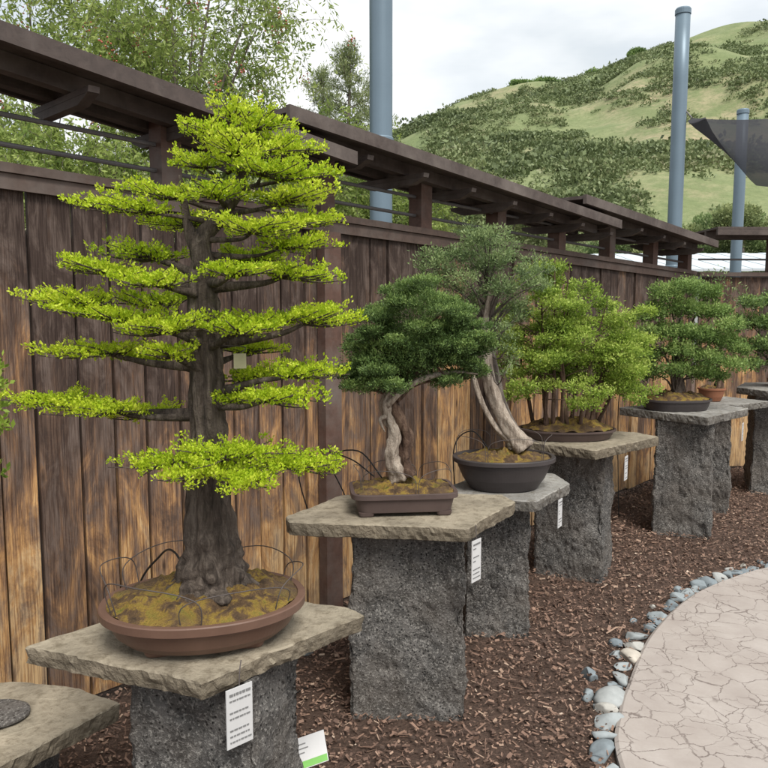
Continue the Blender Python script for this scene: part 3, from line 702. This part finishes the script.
# ------------------------------------------------------------------ bonsai 2
Y2 = 2.80
def S2(x, y, d=0.0): return Vector(sv(x, y, Y2+d))
t = thing('bonsai_tree', 'dense dark green domed bonsai with twisted pale trunk', 'bonsai tree', S2(403, 474))
ge = Geo(); gd = Geo()
gd.add(*tube([S2(400, 477), S2(391, 458, -.02), S2(395, 438, -.02), S2(389, 418), S2(385, 402), S2(397, 384), S2(410, 360)], [.040, .025, .021, .021, .018, .013, .007], 22, 60, .4, 4, 2.0))
gd.add(*tube([S2(388, 416), S2(380, 420, -.03), S2(385, 432, -.03)], [.011, .007, .002], 8, 14, .3))
gd.add(*tube([S2(387, 406), S2(404, 389, -.03), S2(428, 377, -.04), S2(455, 372), S2(478, 374)], [.014, .012, .010, .007, .003], 10, 24, .3))
ge.add(*tube([S2(408, 477, .0), S2(403, 458, .01), S2(407, 438, .0), S2(400, 420, .0), S2(393, 404, .01), S2(400, 386), S2(420, 360)], [.036, .027, .024, .022, .018, .014, .008], 16, 60, .35, 3))
ge.add(*tube([S2(396, 400), S2(412, 386, .02), S2(438, 379, .03), S2(466, 377)], [.014, .010, .007, .003], 10, 16, .3))
ge.add(*tube([S2(394, 402), S2(382, 392, .02), S2(360, 388)], [.012, .008, .003], 8, 12, .3))
P = [(S2(421, 328), (.21, .19, .19), .9), (S2(400, 354), (.22, .17, .11), .7), (S2(446, 346), (.16, .16, .09), .7), (S2(372, 370), (.11, .11, .065), .9), (S2(362, 384, -.03), (.07, .08, .03), .9)]
for _ in range(80):
    x = random.uniform(346, 486)
    top = 272+(abs(x-422)/74)**2*80; bot = 392-max(0, (x-420))*.28
    y = random.uniform(top+4, bot-2); P.append((S2(x, y, random.uniform(-.22, .10)*(1-abs(x-418)/110)), (random.uniform(.04, .07), random.uniform(.04, .065), random.uniform(.014, .024)), .8))
for (c, r, d) in P[5::5]: ge.add(*tube([S2(404, 384), S2(410, 350).lerp(c, .5), c], [.010, .006, .002], 6, 8))
ge.put('trunk', M_BARK2, t, True); gd.put('deadwood', M_DEAD, t, True)
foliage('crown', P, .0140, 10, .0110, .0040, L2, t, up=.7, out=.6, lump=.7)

# ------------------------------------------------------------------ bonsai 3
Y3 = 3.45
def S3(x, y, d=0.0): return Vector(sv(x, y, Y3+d))
t = thing('bonsai_tree', 'leaning bonsai with bleached trunk and loose grey green foliage', 'bonsai tree', S3(515, 442))
ge = Geo(); gd = Geo()
gd.add(*tube([S3(524, 447), S3(513, 433), S3(501, 415), S3(492, 390), S3(486, 360), S3(484, 330), S3(490, 290)], [.054, .036, .031, .027, .024, .017, .008], 20, 50, .3, 4, 1))
gd.add(*tube([S3(510, 440), S3(494, 425), S3(480, 398), S3(473, 372), S3(470, 345)], [.022, .015, .012, .009, .004], 12, 34, .3, 3, 5))
ge.add(*tube([S3(530, 446, .02), S3(517, 434, .03), S3(505, 410, .03), S3(497, 378, .03), S3(488, 330, .03), S3(500, 290)], [.034, .022, .019, .017, .013, .007], 12, 34, .3, 3))
P = []
for x, y, w in ((436, 262, 15), (455, 250, 17), (482, 242, 18), (508, 252, 17), (530, 264, 15), (432, 284, 11), (455, 280, 16), (480, 270, 17), (505, 283, 16), (532, 290, 13), (468, 298, 12), (512, 304, 12), (450, 306, 10), (495, 318, 11), (475, 236, 13), (502, 340, 9), (540, 278, 11), (508, 365, 7), (424, 274, 9), (522, 318, 9)):
    for q in range(3):
        c = S3(x+random.uniform(-10, 10), y+random.uniform(-9, 9), random.uniform(-.18, .18)); r = w*.0040
        P.append((c, (r*1.15, r, r*.40), .5))
        if q < 2: ge.add(*tube([S3(486, min(350, y+45), .03), S3(488, y+30, .02).lerp(c, .5), c], [.006, .004, .0015], 6, 8))
ge.put('trunk', M_GREYB, t, True); gd.put('deadwood', M_DEAD, t, True)
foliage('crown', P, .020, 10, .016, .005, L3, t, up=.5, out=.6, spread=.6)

# ------------------------------------------------------------------ bonsai 4 (forest)
Y4 = 4.22
def S4(x, y, d=0.0): return Vector(sv(x, y, Y4+d))
t = thing('bonsai_tree', 'forest group bonsai with slender trunks and fresh green leaves', 'bonsai tree', S4(566, 424))
ge = Geo(); P = []
for bx, tx, ty in ((534, 520, 305), (545, 540, 275), (553, 555, 255), (562, 570, 262), (571, 590, 280), (580, 608, 298), (590, 630, 305), (596, 634, 335), (548, 530, 335), (568, 556, 310), (584, 606, 330)):
    d = random.uniform(-.09, .09); b = S4(bx, 424, d); e = S4(tx, ty, d*1.5); m = b.lerp(e, .45)+Vector((random.uniform(-.04, .04), 0, 0))
    ge.add(*tube([b-Vector((0, 0, .02)), b.lerp(m, .5)+Vector((random.uniform(-.012, .012), 0, 0)), m, e], [.013, .010, .007, .002], 8, 20, .25))
    for k in range(11):
        f = .32+.70*k/11; q = b.lerp(e, f) if f < 1 else e; w = (1.15-f)*.24+.05
        c = q+Vector((random.uniform(-1, 1)*w, random.uniform(-1, 1)*w, random.uniform(-.03, .04)))
        ge.add(*tube([q-Vector((0, 0, .02)), q.lerp(c, .5), c], [.004, .0025, .001], 5, 5)); r = random.uniform(.045, .085)
        P.append((c, (r*1.3, r*1.1, r*.36), .58))
for x, y in ((510, 350), (520, 370), (632, 345), (638, 362), (505, 320), (512, 335), (503, 362), (515, 310), (600, 380), (575, 375)):
    c = S4(x, y, random.uniform(-.08, .08)); P.append((c, (.07, .06, .026), .65)); ge.add(*tube([S4(566+(x-566)*.4, y+20), S4(566+(x-566)*.7, y+5), c], [.004, .003, .001], 5, 6))
ge.put('trunk', M_BARK2, t, True)
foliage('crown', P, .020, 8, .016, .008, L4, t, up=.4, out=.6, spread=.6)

# ------------------------------------------------------------------ bonsai 5
def round_bonsai(lab, base, blobs, Yd, k, mat, dep, sp, L, W, den=.7, tm=M_BARK1, tr=1.0, nq=3, fl=.38):
    t = thing('bonsai_tree', lab, 'bonsai tree', base); ge = Geo(); P = []; b = Vector(base)
    for x, y, w in blobs:
        for q in range(nq):
            c = Vector(sv(x+random.uniform(-5, 5), y+random.uniform(-4, 4), Yd+random.uniform(-dep, dep*.8))); r = w*k
            P.append((c, (r*1.15, r, r*fl), den))
            if q == 0:
                m = b.lerp(c, .5)+Vector((random.uniform(-.05, .05)-.30*(c.x-b.x), 0, .02))
                ge.add(*tube([b-Vector((0, 0, .03)), m, c], [.012*tr, .007*tr, .002], 6, 9, .2))
    ge.add(*tube([b-Vector((0, 0, .04)), b+Vector((.02, 0, .08)), b+Vector((-.02, 0, .2)), b+Vector((.03, 0, .4))], [.06*tr, .04*tr, .03*tr, .01*tr], 12, 20, .3, 4))
    ge.put('trunk', tm, t, True); foliage('crown', P, sp, 9, L, W, mat, t, up=.5, out=.6, spread=.55)
round_bonsai('broad rounded mid green bonsai with several dark trunks', sv(676, 394, 5.1),
  ((690, 286, 14), (670, 294, 14), (708, 293, 14), (655, 312, 14), (685, 308, 16), (715, 310, 14), (732, 326, 12), (643, 334, 12), (668, 332, 15), (695, 332, 16), (722, 340, 14), (740, 348, 9), (650, 354, 13), (680, 352, 15), (706, 356, 15), (732, 364, 11), (653, 373, 11), (643, 366, 9), (702, 372, 12), (718, 374, 11), (678, 368, 11)), 5.1, .0068, L5, .17, .026, .020, .009, .62, M_BARK1, .8, 3, .46)
round_bonsai('dark green rounded bonsai in the fence corner', sv(776, 378, 6.1),
  ((755, 302, 10), (775, 298, 12), (748, 320, 9), (768, 322, 12), (792, 320, 12), (745, 342, 8), (765, 345, 12), (790, 348, 12), (755, 362, 9), (778, 365, 9)), 6.1, .0080, L2, .18, .034, .028, .011, .7)
round_bonsai('small airy reddish twig bonsai in terracotta pot', sv(717, 388, 5.62),
  ((712, 282, 6), (728, 286, 6), (740, 300, 6), (738, 322, 5), (724, 277, 5)), 5.62, .0075, L3, .1, .06, .028, .009, .6, M_BARK2, .6, 2)

# ------------------------------------------------------------------ border stones
bm = bmesh.new(); bmesh.ops.create_icosphere(bm, subdivisions=3, radius=1.0)
ic3 = np.array([v.co[:] for v in bm.verts]); ic3f = np.array([[v.index for v in f.verts] for f in bm.faces]); bm.free()
def rock(c, r, tint, seed):
    rs = random.Random(int(seed*1000)); pl = []
    for _ in range(11):
        d = Vector((rs.gauss(0, 1), rs.gauss(0, 1), rs.gauss(0, .8))).normalized(); pl.append((d, rs.uniform(.38, .75)))
    ang = rs.uniform(0, 3.14); ca, sa = math.cos(ang), math.sin(ang); out = []
    for q in ic3:
        v = Vector(q)
        for d, h in pl:                      # chisel flat facets
            e = v.dot(d)-h
            if e > 0: v -= d*e
        v *= 1+.06*noise.noise(Vector(q)*3+Vector((seed, 0, 0)))
        x, y = v.x*r[0]*1.5, v.y*r[1]*1.5
        out.append((c[0]+x*ca-y*sa, c[1]+x*sa+y*ca, max(-.01, c[2]+v.z*r[2]*1.5)))
    o = put('border_stone', out, ic3f, M_ROCK, None, False, [tint]*len(out))
    tag(o, 'pale tan angular stone edging the path' if tint > .8 else 'blue grey angular stone edging the path', 'stone', 'stones edging the path')
acc = 0
for i in range(20, 112):
    p = PE[i]; q = PE[i+1]
    d = (q-p).length; acc -= d
    if acc > 0: continue
    nx, ny = -(q-p).normalized().y, (q-p).normalized().x; r = random.uniform(.020, .042); off = random.uniform(.005, .03)+r*.6
    rock((p.x+nx*off, p.y+ny*off, r*.36), (r*random.uniform(1, 1.5), r*random.uniform(.8, 1.1), r*.62), random.random(), i*1.7)
    if random.random() < .35:
        o2 = off+.05+random.uniform(0, .03); rock((p.x+nx*o2+random.uniform(-.03, .03), p.y+ny*o2, r*.28), (r*.7, r*.6, r*.5), random.random(), i*2.9+.3)
    acc = r*random.uniform(1.4, 2.6)
for x, y in ((-.35, 3.2), (-.28, 3.3), (-.42, 3.12), (.86, 3.0)):
    rock((x, y, .015), (random.uniform(.025, .04), .03, .025), random.random()*.6, abs(x*9)+.1)

# ------------------------------------------------------------------ background trees
def pepper(name, lab, base, crown_c, crown_r, ntw, mat, droop, nlv, L, W, berries=0, limbs=9, gap=-.18):
    t = thing(name, lab, 'tree', base); ge = Geo(); b = Vector(base); c = Vector(crown_c); fork = b.lerp(c, .55)
    ge.add(*tube([b, b.lerp(fork, .5)+Vector((.1, 0, 0)), fork], [.10, .07, .05], 10, 12, .2))
    for i in range(limbs):
        d = Vector((random.gauss(0, 1), random.gauss(0, 1), random.uniform(-.2, 1.2))).normalized()
        e = c+Vector((d.x*crown_r[0], d.y*crown_r[1], d.z*crown_r[2]))*.8
        ge.add(*tube([fork, fork.lerp(e, .5)+Vector((0, 0, .15)), e], [.026, .013, .004], 7, 12, .2))
    BB = []; DD = []; TT = []; BE = []
    for i in range(ntw):
        d = Vector((random.gauss(0, 1), random.gauss(0, 1), random.gauss(0, 1))).normalized()*random.uniform(.1, 1.0)**.4
        p = c+Vector((d.x*crown_r[0], d.y*crown_r[1], d.z*crown_r[2]))
        if noise.noise(p*1.3) < gap: continue
        dr = Vector((random.gauss(0, .5)+d.x*.6, random.gauss(0, .5), random.uniform(-.2, .5))); l = droop*random.uniform(.6, 1.3)
        p1 = p+dr*l*.5; p2 = p1+dr*l*.3+Vector((0, 0, -l*.7))
        path = smooth_path([p, p1, p2], 8); ge.add(*tube([p, p1, p2], [.003, .002, .001], 3, 5))
        tb = random.gauss(.5, .17)
        for k in range(nlv):
            f = (k+random.random())/nlv*7; j = min(6, int(f)); q = path[j].lerp(path[j+1], f-j)
            BB.append((q.x+random.gauss(0, L*.45), q.y+random.gauss(0, L*.45), q.z+random.gauss(0, L*.35))); DD.append((random.gauss(0, 1), random.gauss(0, 1), random.gauss(-.8, .7))); TT.append(min(1, max(0, tb+random.gauss(0, .15))))
        if random.random() < berries: BE.append(path[5])
    ge.put('trunk', M_GREYB, t, True)
    BB = np.array(BB); n = len(BB)
    V, T = leaves(BB, unit(np.array(DD)), L*R.uniform(.6, 1.3, n), W*R.uniform(.7, 1.3, n), np.array(TT))
    put('crown', V, np.arange(len(V)).reshape(-1, 4), mat, t, False, T)
    if BE:
        VV = []; FF = []; k = 0
        for e in BE:
            for q in range(9):
                o = np.array(e)+R.normal(0, .03, 3); VV.append(ico*.0075+o); FF.append(icf+k*len(ico)); k += 1
        o = put('berries', np.concatenate(VV), np.concatenate(FF), M_BERRY, t); o['kind'] = 'stuff'
pepper('pepper_tree', 'feathery yellow green pepper tree with red berries', (-3.4, 7.2, 0), (-3.0, 7.0, 3.3), (1.9, 1.1, 1.5), 1500, LT, .6, 46, .062, .019, .10, 9, -.12)
pepper('pepper_tree', 'airy overhanging pepper tree branches above the fence', (-1.9, 6.6, 0), (-1.65, 6.6, 3.8), (.85, .8, 1.0), 600, LT, .55, 44, .054, .016, .22, 7, -.05)
pepper('broadleaf_tree', 'small leafy light green tree behind the fence', (-.6, 7.5, 0), (-.95, 7.6, 2.7), (1.1, .8, .95), 700, LT, .36, 44, .048, .021, 0, 6)
pepper('broadleaf_tree', 'small leafy olive green tree behind the fence', (.3, 8.2, 0), (.15, 8.3, 2.6), (.5, .6, .6), 300, LT, .32, 44, .052, .022, 0, 5)
pepper('broadleaf_tree', 'small leafy olive green tree behind the fence', (1.6, 10.2, 0), (1.3, 10.4, 2.7), (1.1, .7, .8), 420, LO, .35, 40, .062, .026, 0, 5)
pepper('broadleaf_tree', 'leafy light green tree close behind the fence', (-4.2, 6.0, 0), (-3.0, 5.6, 2.35), (1.7, .5, .6), 800, LT, .32, 44, .044, .018, 0, 5)
# conifers
for (px_, py_, D_, n_) in ((348, 55, 22, 46), (322, 78, 25, 36), (372, 88, 25, 32)):
    cb = Vector(sv(px_, 250, D_)); t = thing('conifer_tree', 'distant open branched wispy conifer tree', 'tree', (cb.x, D_, 0), 'conifers beyond the fence'); ge = Geo(); P = []
    topz = sv(px_-3, py_, D_)[2]; ge.add(*tube([(cb.x, D_, 0), (cb.x, D_, topz*.6), (cb.x+.1, D_, topz)], [.16, .09, .012], 8, 12))
    for i in range(n_):
        z = topz-.1-(i/n_)**1.1*5.5; r = .25+(topz-z)*.40; an = i*2.4+random.uniform(-.4, .4); l = r*random.uniform(.4, 1.2)
        e = Vector((cb.x+math.cos(an)*l, D_+math.sin(an)*l, z+.35)); ge.add(*tube([(cb.x, D_, z), Vector((cb.x, D_, z-.05)).lerp(e, .5), e], [.022, .014, .005], 5, 6))
        for f in (.4, .7, 1.0): P.append((Vector((cb.x, D_, z)).lerp(e, f), (.20, .18, .12), .30))
    ge.put('trunk', M_GREYB, t, True); foliage('crown', P, .075, 6, .12, .022, LO, t, up=.7, out=.4, spread=.8)
for (x, y, D_, w) in ((530, 86, 148, 5.2), (548, 83, 149, 4.2), (515, 93, 148, 3.0), (640, 54, 147, 2.5), (596, 76, 147, 2.0)):
    p = sv(x, y, D_); t = thing('oak_shrub', 'dark rounded shrub on the hill crest', 'shrub', p, 'shrubs on the hill crest')
    P = [((p[0]+random.uniform(-w, w)*.6, p[1]+random.uniform(-1, 1), p[2]-1.6+random.uniform(0, 2.0)), (1.2, 1.1, .9)) for _ in range(16)]
    foliage('crown', P, .40, 7, .35, .2, L2, t)
for i, (x, D_) in enumerate(((600, 34), (650, 30), (700, 32), (740, 30), (780, 33), (560, 36), (470, 34), (430, 38), (820, 30), (520, 33), (625, 40), (675, 38), (725, 42), (765, 39), (500, 42), (585, 44))):
    px = sv(x, 300, D_); t = thing('chaparral_shrub', 'tall rounded green shrub beyond the building', 'shrub', (px[0], D_, 0), 'shrubs at the hill foot'); P = []
    H_ = random.uniform(3.4, 5.4)+(D_-30)*.12
    for _ in range(20): P.append(((px[0]+random.gauss(0, 1.2), D_+random.uniform(-.8, .8), random.uniform(.6, H_)), (.7, .65, .5), .9))
    foliage('crown', P, .16, 8, .14, .06, LO if i % 2 else L3, t)
    ge = Geo(); ge.add(*tube([(px[0], D_, -.1), (px[0]+.1, D_, H_*.4), (px[0], D_, H_*.8)], [.15, .1, .03], 8, 8)); ge.put('trunk', M_GREYB, t)
t = thing('potted_shrub', 'bright green leafy shrub sprig beside the fence', 'shrub', (-1.22, 2.2, .4)); ge = Geo(); P = []
for y in (365, 385, 405, 425, 470):
    c = Vector(sv(-4+random.uniform(-6, 3), y, 2.15)); P.append((c, (.03, .035, .014), .7)); ge.add(*tube([(-1.22, 2.2, .42), Vector((-1.2, 2.2, .9)).lerp(c, .6), c], [.004, .0025, .001], 5, 8))
ge.put('stem', M_BARK2, t); foliage('crown', P, .02, 5, .024, .011, L4, t)

# ------------------------------------------------------------------ light, sky, camera
SUN_EL = math.radians(55); SUN_AZ = math.radians(155)   # azimuth clockwise from +Y
w = bpy.data.worlds.new('World'); sc.world = w; w.use_nodes = True; nt = w.node_tree; nt.nodes.clear()
out = nt.nodes.new('ShaderNodeOutputWorld'); bg = nt.nodes.new('ShaderNodeBackground'); bg.inputs[1].default_value = .15
sky = nt.nodes.new('ShaderNodeTexSky'); sky.sky_type = 'NISHITA'; sky.sun_disc = False; sky.sun_elevation = SUN_EL; sky.sun_rotation = SUN_AZ
tc = nt.nodes.new('ShaderNodeTexCoord'); mp = nt.nodes.new('ShaderNodeMapping'); mp.inputs['Scale'].default_value = (1, 1, 2.6)
no = nt.nodes.new('ShaderNodeTexNoise'); no.inputs['Scale'].default_value = 2.2; no.inputs['Detail'].default_value = 6; no.inputs['Roughness'].default_value = .5
no2 = nt.nodes.new('ShaderNodeTexNoise'); no2.inputs['Scale'].default_value = 3.5; no2.inputs['Detail'].default_value = 5
rp = nt.nodes.new('ShaderNodeValToRGB'); rp.color_ramp.elements[0].position = .30; rp.color_ramp.elements[0].color = (.74, .74, .74, 1); rp.color_ramp.elements[1].position = .60
rc = nt.nodes.new('ShaderNodeValToRGB'); rc.color_ramp.elements[0].position = .32; rc.color_ramp.elements[0].color = (.60, .65, .69, 1); rc.color_ramp.elements[1].position = .66; rc.color_ramp.elements[1].color = (.98, .985, .98, 1)
sc_ = nt.nodes.new('ShaderNodeVectorMath'); sc_.operation = 'SCALE'; sc_.inputs['Scale'].default_value = 8.6
mx = nt.nodes.new('ShaderNodeMix'); mx.data_type = 'RGBA'
lk = nt.links.new
lk(tc.outputs['Generated'], mp.inputs[0]); lk(mp.outputs[0], no.inputs[0]); lk(mp.outputs[0], no2.inputs[0]); lk(no.outputs[0], rp.inputs[0]); lk(no2.outputs[0], rc.inputs[0])
lk(rc.outputs[0], sc_.inputs[0]); lk(rp.outputs[0], mx.inputs[0]); lk(sky.outputs[0], mx.inputs[6]); lk(sc_.outputs[0], mx.inputs[7]); lk(mx.outputs[2], bg.inputs[0]); lk(bg.outputs[0], out.inputs[0])
sd = bpy.data.lights.new('sun', 'SUN'); sd.energy = 4.3; sd.angle = math.radians(28); sd.color = (1, .955, .89)
so = bpy.data.objects.new('sun', sd); COL.objects.link(so)
dirv = Vector((math.sin(SUN_AZ)*math.cos(SUN_EL), math.cos(SUN_AZ)*math.cos(SUN_EL), math.sin(SUN_EL)))
so.rotation_euler = dirv.to_track_quat('Z', 'Y').to_euler(); so.location = (3, -3, 8)
cd = bpy.data.cameras.new('camera'); cd.sensor_width = 36; cd.lens = 36*FPX/768; cd.clip_end = 3000; cd.clip_start = .05
co = bpy.data.objects.new('camera', cd); co.location = (0, 0, CAM_H); co.rotation_euler = (math.radians(90)-PITCH, 0, 0); COL.objects.link(co); sc.camera = co
sc.view_settings.view_transform = 'Standard'; sc.view_settings.look = 'None'; sc.view_settings.exposure = 0
